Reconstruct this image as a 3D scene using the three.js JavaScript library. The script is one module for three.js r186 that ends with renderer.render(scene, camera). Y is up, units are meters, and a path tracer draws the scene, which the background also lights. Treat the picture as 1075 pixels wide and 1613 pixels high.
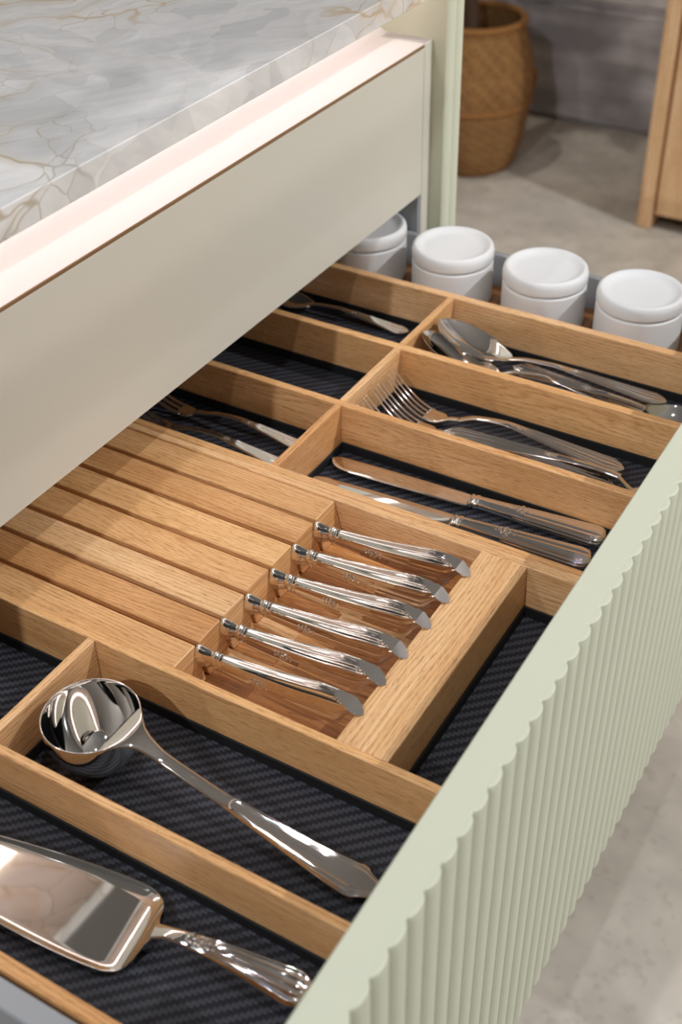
import * as THREE from 'three';
import { mergeGeometries } from 'three/addons/utils/BufferGeometryUtils.js';
import { Brush, Evaluator, SUBTRACTION } from 'three-bvh-csg';
import { RoundedBoxGeometry } from 'three/addons/geometries/RoundedBoxGeometry.js';
import { RectAreaLightUniformsLib } from 'three/addons/lights/RectAreaLightUniformsLib.js';

// ------------------------------------------------------------------ camera, lights, exposure
// metres; y = 0 is the top of the drawer dividers, +x runs along the drawer, +z is the way it pulls out
const scene = new THREE.Scene();
scene.background = new THREE.Color(0x0c0b0a);
const camera = new THREE.PerspectiveCamera(2 * Math.atan(806.5 / 1946.116) * 180 / Math.PI, 1075 / 1613, 0.05, 30);
camera.position.set(-0.70872, 0.54258, 0.42703);
camera.rotation.set(-0.66966, -1.02128, -0.02328, 'YXZ');
camera.focus = 0.83;
camera.userData.fStop = 7.5;
scene.add(camera);

const renderer = new THREE.WebGLRenderer({ antialias: true });
renderer.toneMapping = THREE.LinearToneMapping;
renderer.toneMappingExposure = 0.90;
renderer.shadowMap.enabled = true;
renderer.shadowMap.type = THREE.PCFSoftShadowMap;
RectAreaLightUniformsLib.init();

const FLOOR = -0.65, CEIL = 2.0, MAT_Y = -0.043;
// unseen ceiling spots, placed to light drawer, floor and background: [x, z, candela, kelvin-ish colour, target x, target z, target y]
const UNSEEN_SPOTS = [
  [-1.70, -0.80, 3.6, 0xf1f7ff, -0.10, 0.05, 0],
  [-2.40, 0.12, 10.0, 0xf1f7ff, -0.15, 0.10, 0],
  [-0.45, 0.45, 2.9, 0xf1f7ff, -0.05, 0.10, 0],
  [0.90, 2.00, 18, 0xf9fbff, 0.75, 0.80, FLOOR],  // out of view, lights the open floor and the fluted front
  [1.10, -1.10, 3.4, 0xfff8f0, 1.80, -0.45, FLOOR],  // added fill for the background floor and wall
];
const LED_POWER = 5.4;
const UNSEEN_LAMP_POWER = 4.5;
const UNSEEN_WINDOW_POWER = 4.2;

// ------------------------------------------------------------------ helpers
let seed = 7;
const rnd = () => { seed = (seed * 1664525 + 1013904223) >>> 0; return seed / 4294967296; };
const lerp = (a, b, t) => a + (b - a) * t;
const clamp = (v, a = 0, b = 1) => Math.min(b, Math.max(a, v));
const sstep = (a, b, v) => { const t = clamp((v - a) / (b - a)); return t * t * (3 - 2 * t); };
const used = new Map();
function numbered(n) { const k = used.get(n) || 0; used.set(n, k + 1); return k ? n + '_' + String(k).padStart(3, '0') : n; }
function part(name, geo, mat, parent, label) {
  const m = new THREE.Mesh(geo, mat); m.name = parent === scene ? numbered(name) : name;
  if (parent !== scene) { // numbered inside the parent
    const same = parent.children.filter((c) => c.name.replace(/_\d{3}$/, '') === name).length;
    if (same) m.name = name + '_' + String(same).padStart(3, '0');
  }
  m.castShadow = m.receiveShadow = true;
  if (label) m.userData.label = label;
  parent.add(m); return m;
}
function thing(name, label, category, pos = [0, 0, 0], turn = 0, group) {
  const o = new THREE.Group(); o.name = numbered(name); o.position.set(...pos); o.rotation.y = turn;
  o.userData = { label, category }; if (group) o.userData.group = group;
  scene.add(o); return o;
}
function copyOf(o, label, pos, turn = 0, group) {
  const c = o.clone(); c.name = numbered(o.name.replace(/_\d{3}$/, '')); c.position.set(...pos); c.rotation.set(0, turn, 0);
  c.userData = { ...o.userData, label }; if (group) c.userData.group = group;
  scene.add(c); return c;
}
function struct(name, geo, mat) { const m = part(name, geo, mat, scene); m.name = name; m.userData.kind = 'structure'; return m; }

// chamfered box, flat shaded, uv in metres with u along the grain axis ('x' | 'y' | 'z')
function board(sx, sy, sz, grain = 'z', b = 0.0007) {
  const hx = sx / 2, hy = sy / 2, hz = sz / 2, P = [], N = [], U = [];
  const ou = rnd() * 3, ov = rnd() * 3;
  const uvOf = (p, n) => {
    const a = [Math.abs(n.x), Math.abs(n.y), Math.abs(n.z)], gi = 'xyz'.indexOf(grain);
    const m = a.indexOf(Math.max(...a)), c = [p.x, p.y, p.z];
    const o = [0, 1, 2].filter((i) => i !== m);
    if (m === gi) return [c[o[0]] * 0.12 + ou, c[o[1]] * 1.0 + ov];
    const oth = o.find((i) => i !== gi);
    return [c[gi] + ou, c[oth] + ov + m * 0.31];
  };
  const tri = (p, q, r) => {
    const n = q.clone().sub(p).cross(r.clone().sub(p)).normalize();
    if (n.dot(p.clone().add(q).add(r)) < 0) { [q, r] = [r, q]; n.negate(); }
    for (const v of [p, q, r]) { P.push(v.x, v.y, v.z); N.push(n.x, n.y, n.z); U.push(...uvOf(v, n)); }
  };
  const V = (x, y, z) => new THREE.Vector3(x, y, z);
  const quad = (p, q, r, s) => { tri(p, q, r); tri(p, r, s); };
  for (const s of [-1, 1]) {
    quad(V(s * hx, -hy + b, -hz + b), V(s * hx, hy - b, -hz + b), V(s * hx, hy - b, hz - b), V(s * hx, -hy + b, hz - b));
    quad(V(-hx + b, s * hy, -hz + b), V(hx - b, s * hy, -hz + b), V(hx - b, s * hy, hz - b), V(-hx + b, s * hy, hz - b));
    quad(V(-hx + b, -hy + b, s * hz), V(hx - b, -hy + b, s * hz), V(hx - b, hy - b, s * hz), V(-hx + b, hy - b, s * hz));
    for (const t of [-1, 1]) {
      quad(V(s * hx, t * (hy - b), -hz + b), V(s * (hx - b), t * hy, -hz + b), V(s * (hx - b), t * hy, hz - b), V(s * hx, t * (hy - b), hz - b));
      quad(V(s * hx, -hy + b, t * (hz - b)), V(s * (hx - b), -hy + b, t * hz), V(s * (hx - b), hy - b, t * hz), V(s * hx, hy - b, t * (hz - b)));
      quad(V(-hx + b, s * hy, t * (hz - b)), V(-hx + b, s * (hy - b), t * hz), V(hx - b, s * (hy - b), t * hz), V(hx - b, s * hy, t * (hz - b)));
      for (const w of [-1, 1]) tri(V(s * hx, t * (hy - b), w * (hz - b)), V(s * (hx - b), t * hy, w * (hz - b)), V(s * (hx - b), t * (hy - b), w * hz));
    }
  }
  const g = new THREE.BufferGeometry();
  g.setAttribute('position', new THREE.Float32BufferAttribute(P, 3));
  g.setAttribute('normal', new THREE.Float32BufferAttribute(N, 3));
  g.setAttribute('uv', new THREE.Float32BufferAttribute(U, 2));
  return g;
}
// a board given by its limits
function slab(x0, x1, y0, y1, z0, z1, grain, b) {
  const g = board(x1 - x0, y1 - y0, z1 - z0, grain, b);
  g.translate((x0 + x1) / 2, (y0 + y1) / 2, (z0 + z1) / 2); return g;
}
// closed rings joined into one smooth skin
function loft(rings, cap0 = true, cap1 = true) {
  const n = rings[0].length, P = [], I = [], U = [];
  rings.forEach((r, i) => r.forEach((p, j) => { P.push(p.x, p.y, p.z); U.push(p.x, p.z); }));
  for (let i = 0; i + 1 < rings.length; i++) for (let j = 0; j < n; j++) {
    const a = i * n + j, b = i * n + (j + 1) % n, c = a + n, d = b + n;
    I.push(a, b, c, b, d, c);
  }
  const cap = (k, flip) => {
    const c = new THREE.Vector3(); rings[k].forEach((p) => c.add(p)); c.multiplyScalar(1 / n);
    const id = P.length / 3; P.push(c.x, c.y, c.z); U.push(c.x, c.z);
    for (let j = 0; j < n; j++) { const a = k * n + j, b = k * n + (j + 1) % n; flip ? I.push(id, b, a) : I.push(id, a, b); }
  };
  if (cap0) cap(0, true);
  if (cap1) cap(rings.length - 1, false);
  const g = new THREE.BufferGeometry();
  g.setAttribute('position', new THREE.Float32BufferAttribute(P, 3));
  g.setAttribute('uv', new THREE.Float32BufferAttribute(U, 2));
  g.setIndex(I); g.computeVertexNormals();
  // outward winding
  const bb = new THREE.Vector3(); let vol = 0; const A = new THREE.Vector3(), B = new THREE.Vector3(), C = new THREE.Vector3();
  for (let i = 0; i < I.length; i += 3) { A.fromArray(P, I[i] * 3); B.fromArray(P, I[i + 1] * 3); C.fromArray(P, I[i + 2] * 3); vol += A.dot(bb.crossVectors(B, C)); }
  if (vol < 0) { for (let i = 0; i < I.length; i += 3) [I[i + 1], I[i + 2]] = [I[i + 2], I[i + 1]]; g.setIndex(I); g.computeVertexNormals(); }
  return g;
}
// monotone interpolation through keys [[s, v...], ...] -> f(s) = [v...]
function keys(K) {
  const n = K.length, m = K[0].length - 1;
  const D = [];
  for (let c = 1; c <= m; c++) {
    const d = [], sl = [];
    for (let i = 0; i + 1 < n; i++) d.push((K[i + 1][c] - K[i][c]) / (K[i + 1][0] - K[i][0]));
    for (let i = 0; i < n; i++) {
      if (i === 0) sl.push(d[0]); else if (i === n - 1) sl.push(d[n - 2]);
      else sl.push(d[i - 1] * d[i] <= 0 ? 0 : 2 * d[i - 1] * d[i] / (d[i - 1] + d[i]));
    }
    D.push(sl);
  }
  return (s) => {
    let i = 0; while (i < n - 2 && s > K[i + 1][0]) i++;
    const h = K[i + 1][0] - K[i][0], t = clamp((s - K[i][0]) / h), t2 = t * t, t3 = t2 * t;
    return D.map((sl, c) => (2 * t3 - 3 * t2 + 1) * K[i][c + 1] + (t3 - 2 * t2 + t) * h * sl[i] + (-2 * t3 + 3 * t2) * K[i + 1][c + 1] + (t3 - t2) * h * sl[i + 1]);
  };
}
// flat cutlery stem: keys [z, x, y, halfWidth, thickness, ridgeHeight]; ridge(u, z) shapes the upper face
function stem(K, steps, ridge, M = 22) {
  const f = keys(K), z0 = K[0][0], z1 = K[K.length - 1][0], rings = [];
  for (let i = 0; i <= steps; i++) {
    const z = lerp(z0, z1, i / steps), [x, y, w, t, a] = f(z), e = 1e-4;
    const dy = (f(Math.min(z1, z + e))[1] - f(Math.max(z0, z - e))[1]) / (Math.min(z1, z + e) - Math.max(z0, z - e));
    const l = Math.hypot(1, dy), ny = 1 / l, nz = -dy / l, r = [];
    for (let j = 0; j <= M; j++) { const u = -1 + 2 * j / M, h = t / 2 * Math.pow(1 - Math.pow(Math.abs(u), 3), 0.5) + (ridge ? a * ridge(u, z) * (1 - Math.pow(Math.abs(u), 10)) : 0); r.push(new THREE.Vector3(x + u * w, y + h * ny, z + h * nz)); }
    for (let j = M - 1; j > 0; j--) { const u = -1 + 2 * j / M, h = -t / 2 * Math.pow(1 - Math.pow(Math.abs(u), 3), 0.5); r.push(new THREE.Vector3(x + u * w, y + h * ny, z + h * nz)); }
    rings.push(r);
  }
  return loft(rings);
}
// solid handle: keys [z, x, y, halfX, halfY, ridge]; superellipse section with k ridges
function solid(K, steps, k = 0, p = 2.3, M = 40) {
  const f = keys(K), z0 = K[0][0], z1 = K[K.length - 1][0], rings = [];
  for (let i = 0; i <= steps; i++) {
    const z = lerp(z0, z1, i / steps), [x, y, w, h, a] = f(z), r = [];
    for (let j = 0; j < M; j++) {
      const t = j / M * Math.PI * 2, c = Math.cos(t), s = Math.sin(t), q = 1 + a * Math.cos(k * t);
      r.push(new THREE.Vector3(x + w * q * Math.sign(c) * Math.pow(Math.abs(c), 2 / p), y + h * q * Math.sign(s) * Math.pow(Math.abs(s), 2 / p), z));
    }
    rings.push(r);
  }
  return loft(rings);
}
// relief of small petals round a point on a stem
function petals(x, y, z, r, size, flat = 0.5) {
  const G = [];
  const add = (dx, dy, dz, s) => { const g = new THREE.SphereGeometry(s, 8, 6); g.scale(1, flat, 1); g.translate(x + dx, y + dy, z + dz); G.push(g); };
  add(0, 0.0003, 0, size * 1.3);
  for (let i = 0; i < 7; i++) { const a = i / 7 * 6.283; add(Math.cos(a) * r, 0, Math.sin(a) * r * 1.25, size); }
  for (const s of [-1, 1]) { add(s * r * 0.6, 0, r * 2.2, size * 0.8); add(s * r * 0.5, 0, -r * 2.1, size * 0.8); }
  return mergeGeometries(G);
}

// ------------------------------------------------------------------ noise and textures
const PT = new Uint16Array(1024); { const p = [...Array(512).keys()]; for (let i = 511; i > 0; i--) { const j = Math.floor(rnd() * (i + 1)); [p[i], p[j]] = [p[j], p[i]]; } for (let i = 0; i < 1024; i++) PT[i] = p[i & 511]; }
const hash = (x, y, s = 0) => PT[(PT[(x & 511) + (s & 511)] + (y & 511)) & 1023] / 511;
function vnoise(x, y, px = 1e9, py = 1e9, s = 0) { // periodic value noise
  const xi = Math.floor(x), yi = Math.floor(y), fx = x - xi, fy = y - yi, u = fx * fx * (3 - 2 * fx), v = fy * fy * (3 - 2 * fy);
  const m = (a, p) => ((a % p) + p) % p;
  const a = hash(m(xi, px), m(yi, py), s), b = hash(m(xi + 1, px), m(yi, py), s), c = hash(m(xi, px), m(yi + 1, py), s), d = hash(m(xi + 1, px), m(yi + 1, py), s);
  return lerp(lerp(a, b, u), lerp(c, d, u), v);
}
function fbm(x, y, oct, px, py, s = 0) { let t = 0, a = 0.5, n = 0; for (let i = 0; i < oct; i++) { t += a * vnoise(x, y, px, py, s + i * 17); n += a; a *= 0.5; x *= 2; y *= 2; px *= 2; py *= 2; } return t / n; }
function tex(w, h, fill, srgb, repU = 1, repV = 1) {
  const d = new Uint8Array(w * h * 4);
  fill(d, w, h);
  const t = new THREE.DataTexture(d, w, h, THREE.RGBAFormat);
  t.wrapS = t.wrapT = THREE.RepeatWrapping; t.magFilter = THREE.LinearFilter; t.minFilter = THREE.LinearMipmapLinearFilter; t.generateMipmaps = true;
  if (srgb) t.colorSpace = THREE.SRGBColorSpace;
  t.repeat.set(repU, repV); t.needsUpdate = true; return t;
}
const put = (d, i, r, g, b) => { d[i * 4] = clamp(r, 0, 255); d[i * 4 + 1] = clamp(g, 0, 255); d[i * 4 + 2] = clamp(b, 0, 255); d[i * 4 + 3] = 255; };

// oak: u along the grain (0.36 m per repeat), v across (0.12 m per repeat)
function oakTextures(kind) {
  const W = 1024, H = 512, L = new Float32Array(W * H), dark = new Float32Array(W * H);
  for (let y = 0; y < H; y++) for (let x = 0; x < W; x++) {
    const u = x / W, v = y / H;
    let q = v * 40 + (kind === 1 ? 8.5 : 3.2) * (fbm(u * 2, v * 3, 3, 2, 3, 3 + kind) - 0.5) * 2;
    if (kind === 1) q += 3.6 * Math.cos(u * 6.2832) * Math.sin(v * 6.2832);
    const ring = 0.5 + 0.5 * Math.sin(q * 6.2832 * 1.0);
    const fine = fbm(u * 12, v * 180, 2, 12, 180, 31), soft = fbm(u * 3, v * 9, 3, 3, 9, 57);
    L[y * W + x] = 0.20 * Math.pow(ring, 2.2) + 0.46 * fine + 0.46 * soft;
    dark[y * W + x] = Math.pow(ring, 3);
  }
  const pore = new Float32Array(W * H);
  for (let i = 0; i < 11000; i++) {
    const x = Math.floor(rnd() * W), y = Math.floor(rnd() * H);
    if (rnd() > 0.18 + 0.82 * dark[y * W + x]) continue;
    const len = 6 + Math.floor(rnd() * 26), a = 0.25 + rnd() * 0.6; let yy = y;
    for (let k = 0; k < len; k++) { if (rnd() < 0.03) yy += rnd() < 0.5 ? -1 : 1; const id = ((yy + H) % H) * W + (x + k) % W; pore[id] = Math.max(pore[id], a * Math.sin((k + 0.5) / len * 3.14)); }
  }
  const color = tex(W, H, (d) => {
    for (let i = 0; i < W * H; i++) {
      const t = clamp((L[i] - 0.2) / 0.7), p = pore[i];
      const r = lerp(lerp(245, 208, t), 148, p), g = lerp(lerp(202, 153, t), 98, p), b = lerp(lerp(153, 98, t), 54, p);
      put(d, i, r, g, b);
    }
  }, true, 1 / 0.36, 1 / 0.12);
  const bump = tex(W, H, (d) => { for (let i = 0; i < W * H; i++) { const h = 235 - 190 * pore[i] - 30 * L[i]; put(d, i, h, h, h); } }, false, 1 / 0.36, 1 / 0.12);
  return { color, bump };
}
const oak0 = oakTextures(0), oak1 = oakTextures(1);
const oakMat = (tint, o = oak0, rough = 0.42) => new THREE.MeshPhysicalMaterial({ color: tint, map: o.color, bumpMap: o.bump, bumpScale: 0.00018, roughness: rough, specularIntensity: 0.9 });
const OAK = [oakMat(0xffffff), oakMat(0xf6efe4), oakMat(0xfff8ea, oak1), oakMat(0xeee0cf), oakMat(0xfaf0e2, oak1), oakMat(0xe6d4bf)];
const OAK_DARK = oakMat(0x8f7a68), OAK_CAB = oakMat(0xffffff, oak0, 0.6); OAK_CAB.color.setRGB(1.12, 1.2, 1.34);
const STAVES = [0xffffff, 0xd8bfa4, 0xb99a80, 0xe8d2b8, 0xa88a72, 0xc8ab8e].map((c, i) => oakMat(c, i % 2 ? oak1 : oak0));

// mat: 2/2 twill of flat tows, 2.2 mm each
const TW = 4, TP = 48;
const twill = (fn, srgb) => tex(TW * TP, TW * TP, (d, w, h) => {
  for (let y = 0; y < h; y++) for (let x = 0; x < w; x++) {
    const i = Math.floor(x / TP), j = Math.floor(y / TP), fx = (x % TP) / TP - 0.5, fy = (y % TP) / TP - 0.5;
    const warp = (((i - j) % 4) + 4) % 4 < 2;
    put(d, y * w + x, ...fn(warp, fx, fy, x, y));
  }
}, srgb, 1 / 0.0092, 1 / 0.0092);
const twillColor = twill((warp, fx, fy, x, y) => {  // lighter warp and darker weft put the weave sheen into the colour
  const n = hash(warp ? Math.floor(x / 3) : Math.floor(y / 3), warp ? 1 : 2, 5) * 6 - 3, e = Math.pow(Math.abs(warp ? fx : fy) * 2, 6) * 10;
  return warp ? [66 + n - e, 67 + n - e, 73 + n - e] : [37 + n - e, 37 + n - e, 42 + n - e];
}, true);
const twillBump = twill((warp, fx, fy) => { const t = warp ? fx : fy, s = warp ? fy : fx, h = 255 * (Math.sqrt(1 - 3.2 * t * t) * 0.75 + 0.25 * Math.cos(s * 3)); return [h, h, h]; }, false);
const MAT = new THREE.MeshPhysicalMaterial({ map: twillColor, bumpMap: twillBump, bumpScale: 0.00035, roughness: 0.5, specularIntensity: 0.55 });
const RUBBER = new THREE.MeshStandardMaterial({ color: 0x0b0b0d, roughness: 0.75 });

// quartzite: crystalline cloudy patches parted by golden and grey-green veins; 1.3 m x 0.75 m
const stoneMap = tex(2048, 1184, (d, W, H) => {
  const cell = (x, y, s) => {
    const xi = Math.floor(x), yi = Math.floor(y); let f1 = 9, f2 = 9, id = 0;
    for (let a = -1; a <= 1; a++) for (let b = -1; b <= 1; b++) {
      const cx = xi + a, cy = yi + b, px = cx + hash(cx, cy, s), py = cy + hash(cx, cy, s + 9), q = Math.hypot(px - x, py - y);
      if (q < f1) { f2 = f1; f1 = q; id = hash(cx, cy, s + 21); } else if (q < f2) f2 = q;
    }
    return [f1, f2 - f1, id];
  };
  for (let j = 0; j < H; j++) for (let i = 0; i < W; i++) {
    const X = i / W * 1.3, Y = j / H * 0.75;
    const wx = (fbm(X * 9, Y * 9, 4, 1e9, 1e9, 1) - 0.5) * 0.10, wy = (fbm(X * 9, Y * 9, 4, 1e9, 1e9, 40) - 0.5) * 0.10;
    const jx = (fbm(X * 55, Y * 55, 2, 1e9, 1e9, 300) - 0.5) * 0.014, jy = (fbm(X * 55, Y * 55, 2, 1e9, 1e9, 320) - 0.5) * 0.014;
    const x = X + wx + jx + Y * 0.25, y = Y + wy + jy;
    const [, e1, id1] = cell(x * 13, y * 19, 3), [, e2, id2] = cell(x * 31 + 5, y * 42, 61);
    const cloud = fbm(X * 14 + wx * 30, Y * 22 + wy * 30, 5, 1e9, 1e9, 90), brush = fbm((X + Y * 0.6) * 30, (Y - X * 0.6) * 130, 3, 1e9, 1e9, 120);
    let v = 0.64 + 0.17 * (id1 - 0.5) + 0.18 * (id2 - 0.5) + 0.66 * (cloud - 0.5) + 0.20 * (brush - 0.5);
    let r = lerp(164, 244, v), g = lerp(161, 239, v), b = lerp(158, 233, v);
    const mask = fbm(X * 5 + 3, Y * 5, 3, 1e9, 1e9, 150), warm = fbm(X * 4, Y * 4 + 7, 3, 1e9, 1e9, 170);
    const rough = fbm(X * 120, Y * 120, 3, 1e9, 1e9, 230), brk = sstep(0.30, 0.54, fbm(X * 26 + 4, Y * 26, 3, 1e9, 1e9, 250));
    const v1 = (1 - sstep(0.0, 0.03 + 0.05 * rough, e1)) * sstep(0.30, 0.52, mask) * (0.35 + 0.65 * brk), v2 = (1 - sstep(0, 0.03 + 0.06 * rough, e2)) * sstep(0.33, 0.56, mask) * 0.9 * brk;
    const halo = (1 - sstep(0.0, 0.36, e1)) * sstep(0.34, 0.6, mask) * (0.16 + 0.3 * rough);
    const k = Math.max(v1 * 0.5, v2 * 0.75), gold = sstep(0.44, 0.6, warm);
    r = lerp(r, lerp(168, 206, gold), halo); g = lerp(g, lerp(163, 186, gold), halo); b = lerp(b, lerp(150, 156, gold), halo);
    r = lerp(r, lerp(112, 178, gold), k); g = lerp(g, lerp(108, 142, gold), k); b = lerp(b, lerp(94, 98, gold), k);
    const big = fbm(X * 2.2 + 9 + wx * 3, Y * 3.5 + wy * 3, 5, 1e9, 1e9, 200), og = (1 - sstep(0, 0.016, Math.abs(big - 0.52))) * 0.4 * sstep(0.4, 0.6, warm) * (0.3 + 0.7 * rough);
    r = lerp(r, 204, og); g = lerp(g, 164, og); b = lerp(b, 116, og);
    put(d, j * W + i, r, g, b);
  }
}, true);
stoneMap.wrapS = stoneMap.wrapT = THREE.MirroredRepeatWrapping;
stoneMap.repeat.set(1 / 1.3, 1 / 0.75);
const STONE = new THREE.MeshPhysicalMaterial({ map: stoneMap, roughness: 0.22, specularIntensity: 0.6 });

const concreteMap = tex(1024, 1024, (d, W, H) => {
  for (let j = 0; j < H; j++) for (let i = 0; i < W; i++) {
    const x = i / W, y = j / H, c = fbm(x * 6, y * 6, 5, 6, 6, 11), s = fbm(x * 40, y * 40, 3, 40, 40, 44), v = clamp(0.5 + (c - 0.5) * 1.5 + (s - 0.5) * 0.7), k = sstep(0.62, 0.85, fbm(x * 150, y * 150, 2, 150, 150, 88)) * 12;
    put(d, j * W + i, lerp(172, 216, v) - k, lerp(163, 207, v) - k, lerp(150, 192, v) - k);
  }
}, true, 1 / 1.6, 1 / 1.6);
const CONCRETE = new THREE.MeshStandardMaterial({ map: concreteMap, roughness: 0.62 });
const plasterMap = tex(512, 512, (d, W, H) => {
  for (let j = 0; j < H; j++) for (let i = 0; i < W; i++) { const x = i / W, y = j / H, v = fbm(x * 5, y * 5, 5, 5, 5, 7), w = fbm(x * 3, y * 30, 3, 3, 30, 71), q = clamp(0.5 + (v - 0.5) * 2.4 + (w - 0.5) * 1.0); put(d, j * W + i, lerp(158, 255, q), lerp(152, 248, q), lerp(152, 246, q)); }
}, true, 1 / 1.1, 1 / 1.1);
const PLASTER = new THREE.MeshStandardMaterial({ map: plasterMap, bumpMap: plasterMap, bumpScale: 0.01, roughness: 0.9 });
const weave = (srgb) => tex(128, 128, (d, W, H) => {
  for (let j = 0; j < H; j++) for (let i = 0; i < W; i++) {
    const a = (i + j) / 16, b = (i - j + 128) / 16, over = (Math.floor(a) + Math.floor(b)) % 2 === 0, f = (over ? a : b) % 1 - 0.5, h = Math.sqrt(Math.max(0, 1 - 3.6 * f * f)), n = hash(over ? Math.floor(a) : Math.floor(b), over ? 3 : 4, 9);
    srgb ? put(d, j * W + i, (150 + 50 * n) * (0.5 + 0.5 * h), (106 + 40 * n) * (0.5 + 0.5 * h), (58 + 28 * n) * (0.5 + 0.5 * h)) : put(d, j * W + i, h * 255, h * 255, h * 255);  // strand edges darken with the bump height: shade between strands painted into the colour
  }
}, srgb, 11, 4.5);
const SEAGRASS = new THREE.MeshStandardMaterial({ map: weave(true), bumpMap: weave(false), bumpScale: 0.004, roughness: 0.85 });
const SEAGRASS_ROPE = new THREE.MeshStandardMaterial({ color: 0x9c6a36, roughness: 0.85 });

// ------------------------------------------------------------------ plain materials
const STEEL = new THREE.MeshPhysicalMaterial({ color: 0xf3f1ee, metalness: 1, roughness: 0.045 });
const STEEL_SATIN = new THREE.MeshPhysicalMaterial({ color: 0xdedbd7, metalness: 1, roughness: 0.13 });
const CREAM = new THREE.MeshPhysicalMaterial({ color: 0xcfcabb, roughness: 0.42, specularIntensity: 0.5 });
const SAGE = new THREE.MeshPhysicalMaterial({ color: 0xd1d2bb, roughness: 0.5, specularIntensity: 0.45 });
const LEDGE = new THREE.MeshPhysicalMaterial({ color: 0xf0e8e4, roughness: 0.4 });
const BRONZE = new THREE.MeshPhysicalMaterial({ color: 0x9c7d5c, metalness: 0.6, roughness: 0.4 });
const CERAMIC = new THREE.MeshPhysicalMaterial({ color: 0xe2e1df, roughness: 0.42, specularIntensity: 0.5 });
const RAIL = new THREE.MeshPhysicalMaterial({ color: 0xa9aaac, roughness: 0.42, metalness: 0.25 });
const GREYBOX = new THREE.MeshPhysicalMaterial({ color: 0x9b9d9f, roughness: 0.6 });
const CEILING = new THREE.MeshStandardMaterial({ color: 0xa6a4a2, roughness: 0.95 });
const WALLS = new THREE.MeshStandardMaterial({ color: 0x6c6a68, roughness: 0.95 });
const BLACK = new THREE.MeshStandardMaterial({ color: 0x17171a, roughness: 0.6 });
const BARK = new THREE.MeshStandardMaterial({ color: 0x5a4130, roughness: 0.9 });
const LEAF = new THREE.MeshStandardMaterial({ color: 0x3f5a2c, roughness: 0.6, side: THREE.DoubleSide });
const SOIL = new THREE.MeshStandardMaterial({ color: 0x2a2019, roughness: 1 });

// ------------------------------------------------------------------ the room
function uvXZ(g, s = 1) { const p = g.attributes.position, n = g.attributes.normal, u = g.attributes.uv; for (let i = 0; i < p.count; i++) { if (Math.abs(n.getY(i)) > 0.5) u.setXY(i, p.getX(i) * s, p.getZ(i) * s); else if (Math.abs(n.getX(i)) > 0.5) u.setXY(i, p.getZ(i) * s, p.getY(i) * s); else u.setXY(i, p.getX(i) * s, p.getY(i) * s); } return g; }
const boxAt = (x0, x1, y0, y1, z0, z1) => { const g = new THREE.BoxGeometry(x1 - x0, y1 - y0, z1 - z0); g.translate((x0 + x1) / 2, (y0 + y1) / 2, (z0 + z1) / 2); return uvXZ(g); };
const RX0 = -3.2, RX1 = 2.26, RZ0 = -3.4, RZ1 = 3.6;
struct('floor', boxAt(RX0, RX1, FLOOR - 0.1, FLOOR, RZ0, RZ1), CONCRETE);
struct('ceiling', boxAt(RX0, RX1, CEIL, CEIL + 0.1, RZ0, RZ1), CEILING);
struct('wall_left', boxAt(RX0 - 0.1, RX0, FLOOR - 0.1, CEIL + 0.1, RZ0 - 0.1, RZ1 + 0.1), WALLS);
struct('wall_back', boxAt(RX0, RX1, FLOOR - 0.1, CEIL + 0.1, RZ0 - 0.1, RZ0), WALLS);
struct('wall_front', boxAt(RX0, RX1, FLOOR - 0.1, CEIL + 0.1, RZ1, RZ1 + 0.1), WALLS);
{ // rough whitewashed stone wall: blocks standing a little proud of the wall
  const w = struct('wall_right', boxAt(RX1, RX1 + 0.1, FLOOR - 0.1, CEIL + 0.1, RZ0 - 0.1, RZ1 + 0.1), PLASTER);
  for (let r = 0; r < 4; r++) {
    let z = -1.9 + (r % 2) * 0.21;
    while (z < 0.1) {
      const l = 0.38 + rnd() * 0.22, y0 = FLOOR + 0.01 + r * 0.29, d = 0.008 + rnd() * 0.014;
      const g = new RoundedBoxGeometry(d * 2, 0.272, l - 0.014, 2, 0.006);
      g.translate(RX1, y0 + 0.136, z + l / 2); uvXZ(g);
      part('stone_block', g, PLASTER, w); z += l;
    }
  }
}

{ // unseen wide window with a pale curtain, softly lights the faces turned to it
  const w = struct('unseen_window_1', boxAt(-1.7, 1.1, -0.1, 1.75, RZ1 - 0.03, RZ1 - 0.001), WALLS);
  const cu = []; for (let i = 0; i <= 140; i++) cu.push([lerp(-1.62, 1.02, i / 140), RZ1 - 0.07 + 0.018 * Math.sin(i * 0.9)]);
  const g = new THREE.PlaneGeometry(2.64, 1.7, 140, 1), p = g.attributes.position;
  for (let i = 0; i < p.count; i++) { const k = i % 141; p.setXYZ(i, cu[k][0], 0.825 + p.getY(i), cu[k][1]); }
  g.computeVertexNormals();
  part('curtain', g, new THREE.MeshStandardMaterial({ color: 0xcfc8bd, roughness: 1, side: THREE.DoubleSide, emissive: 0xfff6ea, emissiveIntensity: 0.5 }), w);  // faint glow stands in for daylight through the cloth
  const l = new THREE.RectAreaLight(0xeff6ff, UNSEEN_WINDOW_POWER, 2.6, 1.65); l.name = 'unseen_window_light';
  l.position.set(-0.3, 0.825, RZ1 - 0.1); scene.add(l);
}
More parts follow.
